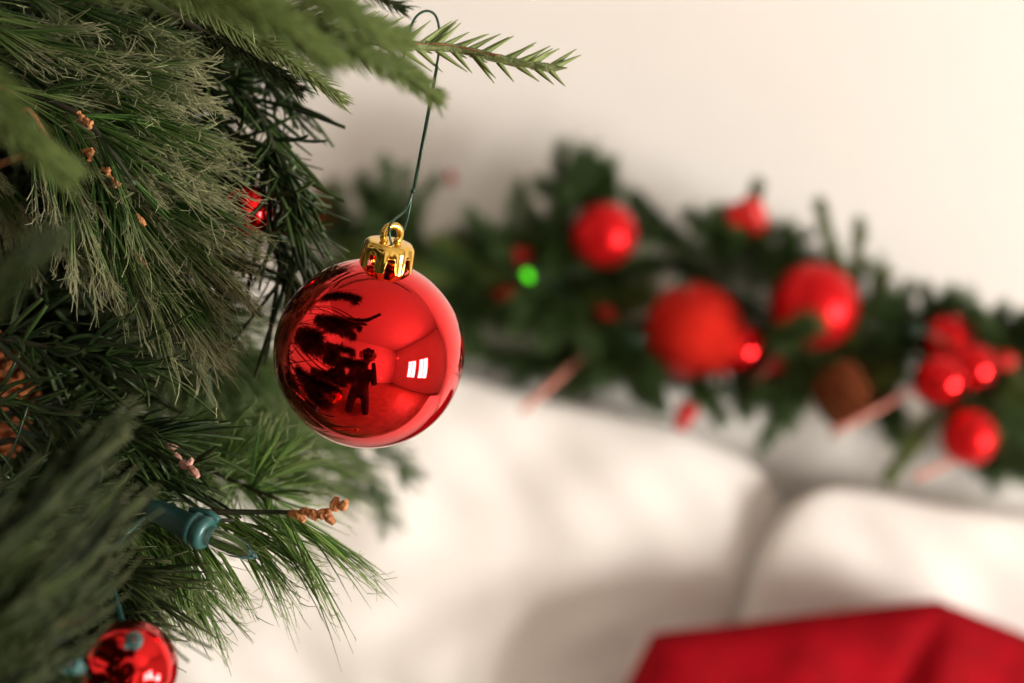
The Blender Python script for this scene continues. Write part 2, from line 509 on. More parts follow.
# red cushion: its outline in its own plane, stuffed
def stuffed_outline(name, pts, yplane, thick, m, lean=0.0, res=90):
    """cushion with the given outline (world x, z) and real thickness"""
    xs = [p[0] for p in pts]; zs = [p[1] for p in pts]
    x0, x1, z0, z1 = min(xs), max(xs), min(zs), max(zs)
    n = len(pts)

    def inside(x, z):
        c = False; j = n - 1
        for i in range(n):
            if (pts[i][1] > z) != (pts[j][1] > z) and x < (pts[j][0] - pts[i][0]) * (z - pts[i][1]) / (pts[j][1] - pts[i][1]) + pts[i][0]:
                c = not c
            j = i
        return c
    cx = sum(xs) / n; cz = sum(zs) / n
    # radial grid from the centre out to the outline
    outl = []
    for i in range(n):
        a = Vector(pts[i]); b = Vector(pts[(i + 1) % n])
        for k in range(14):
            outl.append(a.lerp(b, k / 14))
    K = 26
    bm = bmesh.new()
    rings = {}
    for side in (-1, 1):
        for k in range(K + 1):
            if k == K and side == 1: continue
            s_ = k / K
            row = []
            for idx, q in enumerate(outl):
                if k == 0:
                    if idx == 0: cv = bm.verts.new((cx, side * thick / 2, cz))
                    row.append(cv); continue
                X = cx + (q.x - cx) * s_; Z = cz + (q.y - cz) * s_
                Y = side * thick / 2 * max(0, 1 - s_ ** 3.2) ** 0.5
                Y += side * 0.004 * math.sin(X * 60 + 14 * Z) * min(1, (1 - s_) * 4)
                # crease running down from the raised corner
                dx = X - (pts[1][0] - 0.02 * (pts[1][1] - Z) / 0.1)
                Y += 0.014 * math.exp(-(dx / 0.012) ** 2) * (-side) * min(1, (1 - s_) * 6)
                row.append(bm.verts.new((X, Y, Z)))
            rings[side, k] = row
    nn = len(outl)
    for side in (-1, 1):
        for k in range(K):
            A = rings[side, k]; B = rings.get((side, k + 1)) or rings[-1, k + 1]
            for i in range(nn):
                j = (i + 1) % nn
                vs = [A[i], B[i], B[j], A[j]]
                u = []
                for v in vs:
                    if v not in u: u.append(v)
                if len(u) > 2: bm.faces.new(u)
    bm.transform(Matrix.Translation((0, yplane, 0)))
    return from_bm(name, bm, m)


CY = 1.075
c = [PY(652, 634, CY), PY(938, 600, CY), PY(1040, 640, CY), PY(1150, 700, CY)]
pl = [(c[0].x, c[0].z), (c[1].x, c[1].z), (c[2].x, c[2].z), (c[3].x, c[3].z)]
zb = MAT_TOP - 0.002
pl += [(c[3].x + 0.02, zb), (c[0].x - 0.05, zb), (PY(618, 700, CY).x, PY(618, 700, CY).z)]
o = stuffed_outline('cushion', pl, CY, 0.075, M['red_plush'])
origin_to(o, (c[1].x, CY, zb))
tag(o, 'deep red plush cushion with a peaked corner lying before the white pillows', 'cushion')


# ================================================================== BAUBLES
def cap_and_loop(root, ctr, axis, R, scale=1.0, face=None, seg=96):
    """gold crown cap with scalloped skirt, and its loop"""
    q = axis.to_track_quat('Z', 'Y')
    base = ctr + axis * R
    rc = 0.0073 * scale
    bm = bmesh.new()
    rows = [(rc * 0.05, 0.0078), (rc * 0.7, 0.0078), (rc * 0.90, 0.0077), (rc * 0.97, 0.0070), (rc, 0.0058), (rc * 1.02, 0.0035), (rc * 1.05, 0.0), (rc * 1.08, -0.0018)]
    lobes = 8
    rings = []
    for ri, (r, z) in enumerate(rows):
        ring = []
        for k in range(seg):
            a = 2 * math.pi * k / seg
            z_ = z * scale; r_ = r
            if ri >= 3:
                r_ = r * (1 + 0.04 * math.cos(a * lobes))
            if ri >= 5:
                s_ = 0.5 + 0.5 * math.cos(a * lobes)
                s_ = min(1, max(0, (s_ - 0.25) * 2.6))
                z_ = (0.0045 + (z - 0.0045) * s_) * scale
            ring.append(bm.verts.new(base + q @ Vector((r_ * math.cos(a), r_ * math.sin(a), z_))))
        rings.append(ring)
    for i in range(len(rings) - 1):
        for k in range(seg):
            bm.faces.new((rings[i][k], rings[i][(k + 1) % seg], rings[i + 1][(k + 1) % seg], rings[i + 1][k]))
    bm.faces.new(rings[0])
    o = from_bm('cap', bm, M['gold'], root)
    sm = o.modifiers.new('thickness', 'SOLIDIFY'); sm.thickness = 0.0004 * scale; sm.offset = 1
    # loop
    bm = bmesh.new()
    pts = []
    side = (face if face is not None else RT)
    side = (side - axis * side.dot(axis)).normalized()
    for k in range(25):
        a = math.radians(-50 + 280 * k / 24)
        pts.append(base + axis * (0.0104 * scale + 0.0030 * scale * math.sin(a)) + side * (0.0030 * scale * math.cos(a)))
    tube(bm, pts, 0.0011 * scale, 12)
    from_bm('loop', bm, M['gold'], root)
    return base + axis * 0.0104 * scale, side


def ball_mesh(bm, ctr, R, axis, seg=64, ring=40, groove=0):
    prof = []
    for k in range(ring + 1):
        a = math.pi * k / ring
        r = R
        if groove: r = R * (1 - 0.025 * (0.5 + 0.5 * math.cos(a * groove * 2)) ** 2)
        prof.append((max(1e-6, r * math.sin(a)), -r * math.cos(a)))
    lathe(bm, prof, axis, ctr, seg)


# --- the bauble in focus
BD = 0.445
bc = P(369.5, 353.5, BD)
BR = 95.0 * BD / FPX
bax = (UP * 0.93 + RT * 0.205 - FW * 0.30).normalized()
hero = empty('christmas_bauble', bc)
tag(hero, 'large mirror-shiny red bauble with gold crown cap hanging from the fir twig in front', 'bauble')
bm = bmesh.new(); ball_mesh(bm, bc, BR, bax, 128, 80); from_bm('ball', bm, M['red_mirror'], hero)
ring_c, ring_s = cap_and_loop(hero, bc, bax, BR - 0.0012, 1.0, face=(RT * 0.8 + FW * 0.6))
# green wire hanger: twisted strand, split to a loop at the bottom and bent to a hook on top
wd = BD - 0.006
hookpts = [P(403, 66, wd), P(405, 50, wd - 0.001), P(409, 32, wd - 0.001), P(416, 17, wd + 0.001), P(426, 11, wd + 0.004), P(435, 15, wd + 0.008), P(439, 28, wd + 0.0105), P(439, 50, wd + 0.0095), P(436, 70, wd + 0.004), P(413, 192, wd)]
bm = bmesh.new(); tube(bm, smooth_path(hookpts[:9], 8) + [hookpts[9]], 0.00042, 8)
# second strand, close beside the first
tube(bm, [P(437.4, 66, wd + 0.001), P(425, 135, wd + 0.001), P(414, 191, wd + 0.0006)], 0.00038, 8)
lp = smooth_path([P(413, 191, wd), P(405.5, 210, wd - 0.001), ring_c - FW * 0.003 + UP * 0.003 - RT * 0.0002, ring_c - UP * 0.0026 - FW * 0.002, ring_c - UP * 0.002 + RT * 0.0018 + FW * 0.002, P(407, 220, wd + 0.001), P(412.5, 191, wd)], 6)
tube(bm, lp, 0.00038, 8)
bmesh.ops.create_uvsphere(bm, u_segments=10, v_segments=8, radius=0.00085, matrix=Matrix.Translation(P(413.2, 191, wd)))
from_bm('wire_hanger', bm, M['green_wire'], hero)


def bauble(px, py, Y, rpx, m, label, group, axis=None, cap=True, groove=0, dd=None, name='christmas_bauble'):
    ctr = PY(px, py, Y) if dd is None else P(px, py, dd)
    R = rpx * depth(ctr) / FPX
    root = empty(name, ctr)
    tag(root, label, 'bauble', group)
    ax = (axis or Vector((random.uniform(-.5, .5), random.uniform(-.1, .5), 1))).normalized()
    bm = bmesh.new(); ball_mesh(bm, ctr, R, ax, 48, 32, groove); from_bm('ball', bm, m, root)
    if cap: cap_and_loop(root, ctr, ax, R - 0.001, 0.9, seg=36)
    return root


GT = 'red baubles on the tree'
bauble(246, 211, 0, 27, M['red_shiny'], 'dark red shiny bauble half hidden deep in the tree, above the mirror bauble', GT, dd=0.475, axis=FW + UP * .2)
bauble(129, 668, 0, 48, M['red_mirror'], 'red shiny grooved bauble with bright glints at the lower left edge of the tree', GT, dd=0.375, groove=5, axis=FW * 1.2 - UP * 0.2 - RT * .3)
GG = 'red ornaments in the garland'
YG = 1.205
for px, py, Y, r, mk, lab in [
    (604, 235, 1.175, 33, 'red_matte', 'matte red bauble, the furthest left in the garland'),
    (694, 331, 1.155, 49, 'red_glitter', 'largest orange-red glitter bauble in the middle of the garland'),
    (737, 349, 1.165, 29, 'red_shiny', 'shiny red bauble tucked against the right of the big glitter bauble'),
    (814, 306, 1.165, 44, 'red_matte', 'big matte red bauble above the brown pine cone'),
    (948, 343, 1.19, 30, 'red_shiny', 'shiny red bauble, the upper left of the tight trio on the right'),
    (970, 368, 1.165, 27, 'red_shiny', 'shiny red bauble with a bright glint, the right one of the tight trio'),
    (939, 381, 1.15, 27, 'red_shiny', 'shiny red bauble, the lowest of the tight trio on the right'),
    (969, 437, 1.13, 28, 'red_matte', 'small matte red bauble alone below the tight trio'),
]:
    bauble(px, py, Y, r, M[mk], lab, GG, axis=Vector((random.uniform(-.5, .1), 1, random.uniform(0.1, .5))))


def berry(px, py, Y, r, lab, drop=None):
    ctr = PY(px, py, Y); R = r * depth(ctr) / FPX
    root = empty('berry_pick', ctr)
    tag(root, lab, 'berry', 'small red berries in the garland')
    bm = bmesh.new(); ball_mesh(bm, ctr, R, Vector((0, 0, 1)), 28, 18); from_bm('berry', bm, M['red_berry'], root)
    if drop:
        for dx, dy, k in drop:
            c2 = ctr + RT * dx * R + UP * dy * R + Vector((0, 0.004, 0))
            bm = bmesh.new(); ball_mesh(bm, c2, R * k, Vector((0, 0, 1)), 24, 16); from_bm('berry', bm, M['red_berry'], root)
    bm = bmesh.new(); tube(bm, smooth_path([ctr, ctr + Vector((-0.01, 0.02, -0.01)), ctr + Vector((-0.02, 0.06, -0.02))], 4), 0.0012, 8)
    from_bm('stem', bm, M['green_wire'], root)


berry(750, 211, 1.19, 15, 'pair of bright red berries at the top edge of the garland', [(-0.8, -0.3, 0.9), (0.35, -0.7, 0.9)])
berry(687, 411, 1.13, 11, 'small glinting red berry hanging below the big glitter bauble', [(-0.5, -1.2, 0.75)])
berry(517, 256, 1.2, 9, 'faint red berry next to the glowing green light', [(1.0, 0.1, .8)])
berry(604, 312, 1.19, 8, 'tiny dull red berry below the furthest left matte bauble', [(0.9, -0.6, .8)])
berry(1006, 361, 1.18, 10, 'dull red berry at the right edge beside the tight trio', [(-1.3, 0.2, .9)])
berry(778, 366, 1.16, 8, 'small dark red berry between the shiny bauble and the pine cone', [(-0.9, -0.6, .8)])
berry(450, 176, 1.3, 5, 'pale red berry standing above the left end of the garland', [(0.2, -1.2, .8)])
berry(511, 293, 1.2, 9, 'dim red berry below the glowing green light', [(-1.2, -0.4, .8)])


def pinecone(ctr, axis, L, R, m, label, seedn, scales=90):
    root = empty('pine_cone', ctr)
    tag(root, label, 'pine cone')
    axis = axis.normalized()
    q = axis.to_track_quat('Z', 'Y')
    bm = bmesh.new()
    prof = [(max(1e-5, R * 0.72 * math.sin(math.pi * min(1, (k / 14)) ** 0.8)), L * (k / 14 - 0.5)) for k in range(15)]
    lathe(bm, prof, axis, ctr, 20)
    for k in range(scales):
        t = (k + 0.5) / scales
        a = k * 2.39996
        z = L * (0.47 - 0.94 * t)
        r = R * 0.62 * math.sin(math.pi * min(1, (1 - t * 0.96)) ** 0.8) + 0.0005
        s_ = R * 0.42 * (0.45 + 0.55 * math.sin(math.pi * t))
        er = Vector((math.cos(a), math.sin(a), 0)); et = Vector((-math.sin(a), math.cos(a), 0)); ez = Vector((0, 0, 1))
        o_ = er * r + ez * z
        out = (er * 0.9 + ez * 0.55).normalized()
        nrm = out.cross(et)
        pts = [o_ - et * s_ * .35, o_ + et * s_ * .35, o_ + out * s_ * .8 + et * s_ * .55, o_ + out * s_ * 1.1, o_ + out * s_ * .8 - et * s_ * .55]
        up_ = [bm.verts.new(ctr + q @ (p + nrm * s_ * .13)) for p in pts]
        dn = [bm.verts.new(ctr + q @ (p - nrm * s_ * .13)) for p in pts]
        bm.faces.new(up_); bm.faces.new(dn[::-1])
        for i in range(5):
            j = (i + 1) % 5
            bm.faces.new((up_[i], dn[i], dn[j], up_[j]))
    from_bm('cone', bm, m, root, False)
    bm = bmesh.new(); tube(bm, [ctr + axis * L * 0.42, ctr + axis * L * 0.5, ctr + axis * (L * 0.5 + 0.012)], [0.003, 0.0022, 0.0016], 8)
    from_bm('stem', bm, M['bark'], root)


pinecone(PY(841, 392, 1.12), Vector((0.1, 0.1, -1)), 0.056, 0.024, M['cone'], 'brown pine cone hanging from the garland above the pillow gap', 1)
pinecone(PY(318, 216, 1.25), Vector((0.1, 0.1, 1)), 0.05, 0.026, M['cone'], 'dark brown pine cone far behind the tree, at the left end of the garland', 2)
pinecone(P(0, 392, 0.50), (UP - RT * 0.2), 0.048, 0.013, M['cone_orange'], 'orange-brown pine cone at the left edge, deep in the tree', 3)

# pale red sticks poking out of the garland
for a, b, Y1, Y2, lab in [((600, 340), (522, 411), 1.20, 1.115, 'pale pinkish-red stick slanting down left from the left half of the garland'),
                          ((925, 382), (835, 432), 1.17, 1.13, 'pinkish-red stick slanting between the pine cone and the tight trio'),
                          ((962, 455), (915, 478), 1.165, 1.12, 'short pale red stick under the lowest matte bauble'),
                          ((780, 352), (745, 395), 1.17, 1.14, 'faint pink stick right of the shiny bauble beside the big glitter one')]:
    p0 = PY(*a, Y1); p1 = PY(*b, Y2)
    bm = bmesh.new(); tube(bm, smooth_path([p0, (p0 + p1) / 2 + Vector((0, 0, -0.001)), p1], 6), 0.0026, 12)
    o = from_bm('pick_stick', bm, M['pink_stick']); origin_to(o, p1)
    tag(o, lab, 'stick', 'pale red sticks in the garland')

# ================================================================== THE GARLAND
g0 = PY(640, 300, 1.24)
gar = empty('garland', g0)
tag(gar, 'bushy green artificial pine garland lying along the tops of the pillows', 'garland')
cl = [(250, 225), (330, 232), (400, 245), (470, 252), (540, 262), (600, 290), (660, 308), (730, 300), (800, 325), (870, 350), (930, 365), (990, 392), (1060, 415), (1120, 430)]
cpath = smooth_path([PY(x, y, 1.235) for x, y in cl], 6)
bm = bmesh.new(); tube(bm, cpath, 0.0035, 8); from_bm('main_wire', bm, M['green_wire'], gar)


def shoot(nd, p0, d, L, n, nl, width, thick, ang, bendz, stem):
    path = smooth_path([p0, p0 + d * L * .5 + Vector((0, 0, bendz * L * .15)), p0 + d * L + Vector((0, 0, bendz * L * .5))], 6)
    pth = np.array([list(p) for p in path])
    for i in range(len(pth) - 1):
        dv = pth[i + 1] - pth[i]
        nd.add([pth[i]], [dv], np.linalg.norm(dv), stem * 2, stem * 2, [[0, 0, 0]], lambda x: 1.0, 2, np.array([0.2]), 0, 0, mi=1)
    needles_on(nd, path, n, nl, ang, width, thick, 0.08, 0, S=4, mi=0, sag=0.03)
    return path


def sprig(p0, d, L, n, nl, mk, parent, name='sprig', width=0.0013, ang=(52, 30, 9), bendz=-0.1, stem=0.0011, side=0):
    d = d.normalized()
    p0 = Vector(p0)
    nd = Needles()
    path = shoot(nd, p0, d, L, n, nl, width, width * 0.5, ang, bendz, stem)
    for k in range(side):
        q = path[min(len(path) - 2, int(len(path) * (0.02 + 0.15 * k)))]
        o_ = d.orthogonal().normalized()
        o_.rotate(Matrix.Rotation(random.uniform(0, 6.28), 3, d))
        d2 = (d * 0.85 + o_ * 0.65).normalized()
        if q.y + d2.y * L > WALLY - 0.03: d2.y = -abs(d2.y)
        if d2.z < -0.6: d2.z *= 0.4
        shoot(nd, q, d2, L * 0.75, int(n * 0.75), nl, width, width * .5, ang, bendz, stem)
    return nd.build(name, [M[mk], M['stem_dark']], parent)


rg = random.Random(3)
# filling sprigs all over the band the garland takes
TOP = [(330, 245), (440, 262), (520, 235), (570, 205), (610, 225), (650, 275), (690, 240), (750, 235), (790, 275), (840, 300), (880, 315), (930, 325), (1024, 350), (1070, 360)]
BOT = [(330, 250), (440, 300), (500, 318), (545, 328), (600, 372), (640, 398), (690, 396), (740, 405), (780, 425), (840, 395), (920, 400), (960, 420), (1024, 460), (1070, 470)]
NG = 62
for k in range(NG):
    x = 335 + (1060 - 335) * ((k * 0.618034) % 1.0)
    v = (k + 0.5) / NG
    v = (v * 7.31) % 1.0
    yt = np.interp(x, *zip(*TOP)); yb = np.interp(x, *zip(*BOT))
    p = PY(x, yt + (yb - yt) * v, rg.uniform(1.215, 1.265))
    a = rg.uniform(0, 2 * math.pi)
    d = Vector((rg.choice((-1, 1)) * rg.uniform(0.6, 1.0), -0.40 + 0.35 * math.cos(a), 0.55 * math.sin(a)))
    L = rg.uniform(0.046, 0.066)
    if p.y + d.normalized().y * L > WALLY - 0.03: d.y = -abs(d.y)
    sprig(p, d, L, 190, (0.013, 0.023), 'garland' if k % 7 else 'garland_olive', gar, side=7, width=0.0012)
# sprigs that shape the outline
for (x0, y0, x1, y1, Y, mk) in [
    (560, 240, 576, 150, 1.19, 'garland'), (545, 250, 520, 190, 1.2, 'garland'), (590, 215, 610, 165, 1.21, 'garland'), (560, 200, 562, 148, 1.2, 'garland'), (566, 205, 588, 152, 1.21, 'garland'),
    (395, 250, 385, 165, 1.2, 'garland'), (400, 250, 405, 175, 1.21, 'garland'), (385, 230, 365, 178, 1.22, 'garland'),
    (520, 270, 470, 215, 1.2, 'garland'), (500, 270, 440, 240, 1.2, 'garland_olive'), (520, 280, 400, 275, 1.19, 'garland_olive'),
    (600, 330, 640, 395, 1.15, 'garland'), (570, 300, 545, 340, 1.16, 'garland'), (540, 300, 520, 325, 1.17, 'garland'), (610, 320, 600, 372, 1.16, 'garland'),
    (700, 380, 720, 415, 1.13, 'garland'), (730, 380, 745, 410, 1.14, 'garland'), (650, 360, 660, 405, 1.13, 'garland'), (615, 340, 650, 400, 1.15, 'garland'),
    (720, 260, 712, 215, 1.19, 'garland'), (735, 270, 700, 225, 1.2, 'garland'), (750, 250, 757, 187, 1.22, 'garland_olive'), (770, 270, 790, 235, 1.2, 'garland'),
    (845, 300, 820, 205, 1.19, 'garland_olive'), (855, 310, 860, 226, 1.2, 'garland_olive'), (865, 320, 885, 275, 1.2, 'garland_olive'),
    (800, 370, 762, 445, 1.14, 'garland'), (800, 350, 775, 430, 1.13, 'garland'), (815, 360, 790, 420, 1.13, 'garland'),
    (935, 410, 890, 476, 1.13, 'garland_olive'), (985, 400, 1020, 470, 1.14, 'garland'), (1000, 400, 1040, 480, 1.13, 'garland'), (1000, 340, 1030, 320, 1.2, 'garland'),
    (900, 340, 890, 300, 1.2, 'garland'), (930, 330, 950, 298, 1.2, 'garland'), (985, 345, 975, 310, 1.2, 'garland'), (1015, 350, 1035, 330, 1.2, 'garland'),
    (765, 345, 808, 330, 1.11, 'garland'),
]:
    p0 = PY(x0, y0, Y + 0.02); p1 = PY(x1, y1, Y - 0.01)
    ol = mk == 'garland_olive'
    d = p1 - p0
    sprig(p0, d, d.length * 1.0, 260 if not ol else 420, (0.011, 0.018) if not ol else (0.009, 0.014), mk, gar, bendz=0.0, width=0.0013 if not ol else 0.0017, side=0 if ol else 2)
# blurred drooping sprig below the mirror bauble (end of the garland's own side twig)
for (x0, y0, x1, y1, Y) in [(330, 430, 392, 520, .80), (335, 430, 410, 470, .80), (320, 440, 352, 490, .81)]:
    pass

# small lights in the garland: one green lit, the others unlit
def fairy(points, wirepts, label, scale=1.0, m_socket=None):
    root = empty('fairy_lights', points[0][0])
    tag(root, label, 'lights')
    bm = bmesh.new(); tube(bm, smooth_path(wirepts, 8), 0.0009, 8); from_bm('wire', bm, M['teal'] if scale > 1.05 else M['green_wire'], root)
    for k_, (p, d, lit) in enumerate(points):
        d = d.normalized()
        bm = bmesh.new()
        s = scale if (k_ == 0 or scale < 1.05) else scale * 0.42
        lathe(bm, [(1e-5, -0.018 * s), (0.0025 * s, -0.018 * s), (0.0033 * s, -0.015 * s), (0.0036 * s, -0.004 * s), (0.0046 * s, -0.0035 * s), (0.0046 * s, -0.002 * s), (0.0036 * s, -0.0015 * s), (0.0045 * s, -0.001 * s), (0.0048 * s, 0.001 * s), (0.0040 * s, 0.002 * s), (0.0030 * s, 0.0021 * s), (1e-5, 0.0)], d, p, 24)
        # latch on the collar
        side = d.orthogonal().normalized()
        tube(bm, [p - d * 0.007 * s + side * 0.004 * s, p - d * 0.002 * s + side * 0.0058 * s, p + d * 0.002 * s + side * 0.005 * s], 0.0011 * s, 8)
        sock = from_bm('socket', bm, M['teal'] if scale > 1.05 else M['green_wire'], root)
        bm = bmesh.new()
        lathe(bm, [(0.0026 * s, 0.0), (0.0029 * s, 0.006 * s), (0.0028 * s, 0.011 * s), (0.002 * s, 0.0145 * s), (0.0008 * s, 0.0175 * s), (1e-5, 0.0185 * s)], d, p, 20)
        from_bm('bulb', bm, M['green_led'] if lit else M['clear'], root)
    return root


gl = [(PY(526, 273, 1.165), Vector((0.3, -1, -0.1)), True), (PY(638, 338, 1.12), Vector((0.2, -1, 0.2)), False), (PY(724, 386, 1.11), Vector((0.2, -1, -0.3)), False), (PY(917, 330, 1.13), Vector((0.1, -1, 0.3)), False), (PY(683, 283, 1.12), Vector((0.1, -1, 0.3)), False)]
fairy(gl, [PY(500, 262, 1.21), PY(526, 273, 1.185), PY(580, 300, 1.2), PY(638, 338, 1.14), PY(683, 283, 1.2), PY(724, 386, 1.13), PY(800, 330, 1.2), PY(917, 330, 1.15), PY(1000, 380, 1.2)],
      'string of small lights in the garland, one glowing green at its left')

# ================================================================== THE TREE
TX, TY = -0.44, 0.50
tree = empty('christmas_tree', (TX, TY, 0))
tag(tree, 'green artificial christmas tree with mixed pine and fir needles filling the left side', 'tree')
bm = bmesh.new(); tube(bm, [(TX, TY, 0.02), (TX, TY, 0.9), (TX, TY, 1.9)], [0.02, 0.018, 0.009], 16); from_bm('trunk', bm, M['bark'], tree)
bm = bmesh.new()
for k in range(4):
    a = k * math.pi / 2 + 0.4
    tube(bm, smooth_path([(TX, TY, 0.14), (TX + 0.08 * math.cos(a), TY + 0.08 * math.sin(a), 0.10), (TX + 0.2 * math.cos(a), TY + 0.2 * math.sin(a), 0.008)], 5), 0.008, 8)
from_bm('stand', bm, M['black'], tree)


def branch(pts, n, L, ang, mk, width, thick, fray=0, curl=0.1, sag=0.05, bias=1.0, stem_r=0.0011, stem_m='stem_dark', S=5, taper=None, flat=None, reach=True, tuft=None, clump=0, lean=None):
    """pts: visible twig path (world). A wire arm runs back from its start to the trunk."""
    pts = [Vector(p) for p in pts]
    path = smooth_path(pts, 6)
    bm = bmesh.new()
    a = pts[0]
    arm = []
    if reach:
        hz = a.z - 0.10 - 0.25 * abs(a.x - TX)
        tpnt = Vector((TX, TY, max(0.3, hz)))
        arm = smooth_path([tpnt, tpnt.lerp(a, 0.6) + Vector((0, 0, 0.0)), a], 5)[:-1]
    full = arm + path
    rr = [max(stem_r * 0.6, 0.003 - 0.0018 * i / max(1, len(arm))) if i < len(arm) else stem_r * (1 - 0.45 * (i - len(arm)) / len(path)) for i in range(len(full))]
    tube(bm, full, rr, 7)
    b = from_bm('branch', bm, M[stem_m], tree)
    nd = Needles()
    needles_on(nd, path, n, L, ang, width, thick, curl, fray, taper, S, sag=sag, bias=bias, flatten=flat, clump=clump, lean=lean)
    if tuft:   # fan at the very tip
        tipd = (path[-1] - path[-2])
        needles_on(nd, [path[-2], path[-1]], tuft, L, (ang[1], ang[1] * .6, ang[2]), width, thick, curl, fray, taper, S, sag=sag, clump=clump, lean=lean)
    nd.build('needles', M[mk], b)
    return b


def pp(lst):
    return [P(x, y, d) for x, y, d in lst]


ptaper = lambda x: 0.55 + 0.45 * min(1, x * 6) if x < 0.6 else max(0.12, 1.0 - (x - 0.6) * 2.1)
LN = (0.028, 0.046)
# A: long soft pine sprays sweeping to the right, thread ends frayed
# (path, count, material, needle length, lean in picture terms right/up, fan)
A = [
    ([(-80, -50, .48), (20, -10, .47), (110, 18, .46)], 300, 'pine', (.030, .042), (0.3, -0.15)),
    ([(-80, -10, .45), (20, 40, .45), (110, 66, .45)], 300, 'pine_grey', (.030, .042), (0.4, -0.1)),
    ([(-60, 30, .47), (50, 80, .455), (140, 118, .45)], 330, 'pine', (.030, .044), (0.4, -0.2)),
    ([(-60, 60, .44), (50, 110, .445), (135, 150, .445)], 300, 'pine_grey', (.028, .042), (0.4, -0.25)),
    ([(-30, 90, .46), (70, 140, .455), (160, 190, .45)], 330, 'pine', (.030, .042), (0.45, -0.3)),
    ([(0, 110, .455), (90, 170, .45), (165, 225, .448)], 320, 'pine_grey', (.030, .044), (0.35, -0.35)),
    ([(20, 130, .47), (90, 195, .46), (155, 262, .452)], 300, 'pine', (.030, .045), (0.3, -0.45)),
    ([(40, 150, .45), (100, 210, .45), (150, 270, .446)], 170, 'pine_grey', (.032, .046), (0.2, -0.6)),
    ([(30, 110, .44), (60, 160, .44), (80, 205, .44)], 150, 'pine_grey', (.024, .034), (-0.05, -0.9)),
    ([(70, 140, .45), (100, 175, .45), (115, 215, .45)], 110, 'pine', (.028, .040), (0.05, -0.9)),
    ([(-50, 120, .46), (-20, 150, .46), (0, 180, .46)], 110, 'pine_grey', (.024, .034), (0.25, -0.6)),
]
for pts, n, mk, LN, ln in A:
    branch(pp(pts), n, LN, (30, 16, 8), mk, 0.00075, 0.0005, fray=2, curl=0.05, sag=0.05, taper=ptaper, S=6, bias=0.75, tuft=n // 8,
           clump=7, lean=RT * ln[0] + UP * ln[1], stem_m='bark')
    # little rust-brown paper ends along the twig
# lower pine spray with a dried brown end
FR = dict(fray=1, curl=0.06, taper=ptaper, S=6, clump=5)
branch(pp([(60, 500, .46), (150, 520, .45), (235, 520, .447)]), 270, (0.026, 0.038), (52, 34, 10), 'pine_fresh', 0.00075, 0.0005, sag=0.1, bias=0.8, lean=RT * .2 - UP * .9, **FR)
branch(pp([(40, 545, .47), (120, 560, .46), (190, 565, .455)]), 240, (0.024, 0.036), (50, 30, 10), 'pine_fresh', 0.00075, 0.0005, sag=0.1, bias=0.8, lean=RT * .3 - UP * .8, **FR)
branch(pp([(150, 440, .51), (220, 475, .50), (280, 500, .48)]), 230, (0.026, 0.040), (60, 40, 12), 'pine_fresh', 0.00075, 0.0005, sag=0.05, lean=RT * .1 + UP * .1, **FR)
b = branch(pp([(215, 512, .45), (260, 512, .447), (298, 512, .442)]), 70, (0.032, 0.042), (30, 30, 8), 'pine_fresh', 0.0007, 0.0005, sag=0.25, lean=RT * .25 - UP * .75, **FR)


# dried brown end with nodes
def dried(pts, parent, mk, r=0.0016, nod=0.0030, nodes=4, seedn=1):
    rs = random.Random(seedn)
    bm = bmesh.new()
    path = smooth_path(pts, 6)
    tube(bm, path, [r * (0.8 + 0.35 * math.sin(i * 1.7)) for i in range(len(path))], 9)
    for k in range(nodes):
        p = path[int((k + .6) / nodes * (len(path) - 1))]
        d = (UP * rs.uniform(-1, 1) + RT * rs.uniform(0.2, 1) - FW * rs.uniform(-.3, .6)).normalized()
        tube(bm, [p, p + d * nod * .6, p + d * nod * 1.5], [r * 1.1, r * 1.35, r * 0.75], 6)
    return from_bm('dried_tip', bm, M[mk], parent, False)


dried(pp([(290, 514, .442), (308, 511, .436), (322, 516, .434), (333, 509, .434), (346, 507, .433)]), b, 'rust', 0.0012, 0.0026, 6)
b = branch(pp([(60, 400, .47), (120, 430, .46), (160, 440, .455)]), 60, (0.02, 0.03), (50, 25, 8), 'tinsel', 0.0013, 0.0004)
dried(pp([(160, 440, .452), (172, 452, .445), (184, 466, .44), (196, 470, .437)]), b, 'pink_scale', 0.0010, 0.0024, 6, 3)
b = branch(pp([(20, 90, .45), (80, 115, .44), (110, 150, .435), (135, 185, .435)]), 90, (0.026, 0.036), (40, 25, 8), 'pine', 0.00075, 0.0005, fray=1, taper=ptaper, S=6, clump=6)
for q, sd_ in (([(78, 112, .432), (84, 118, .431), (92, 123, .430)], 4), ([(84, 150, .432), (88, 154, .431), (90, 160, .430)], 5), ([(102, 168, .432), (110, 176, .43), (120, 185, .43)], 6), ([(136, 215, .434), (142, 220, .433)], 7)):
    dried(pp(q), b, 'rust', 0.0007, 0.0018, 2, sd_)
# bright, out-of-focus pine behind the bauble
for pts, n in [([(40, 300, .66), (150, 330, .66), (250, 370, .64)], 600), ([(40, 370, .70), (150, 385, .68), (265, 415, .66)], 600), ([(60, 440, .66), (150, 450, .64), (270, 455, .62)], 500)]:
    branch(pp(pts), n, (0.04, 0.06), (45, 25, 10), 'pine_back', 0.0012, 0.0006, curl=0.08, sag=0.1)
# blurred fir tip below the bauble
for pts, n in [([(250, 425, .78), (330, 425, .80), (365, 470, .81), (388, 518, .82)], 240), ([(330, 425, .80), (375, 440, .81), (408, 472, .82)], 130), ([(325, 430, .80), (340, 465, .81), (352, 492, .81)], 90)]:
    branch(pp(pts), n, (0.014, 0.020), (50, 35, 7), 'garland', 0.0012, 0.0008, curl=0.05, sag=0.03)
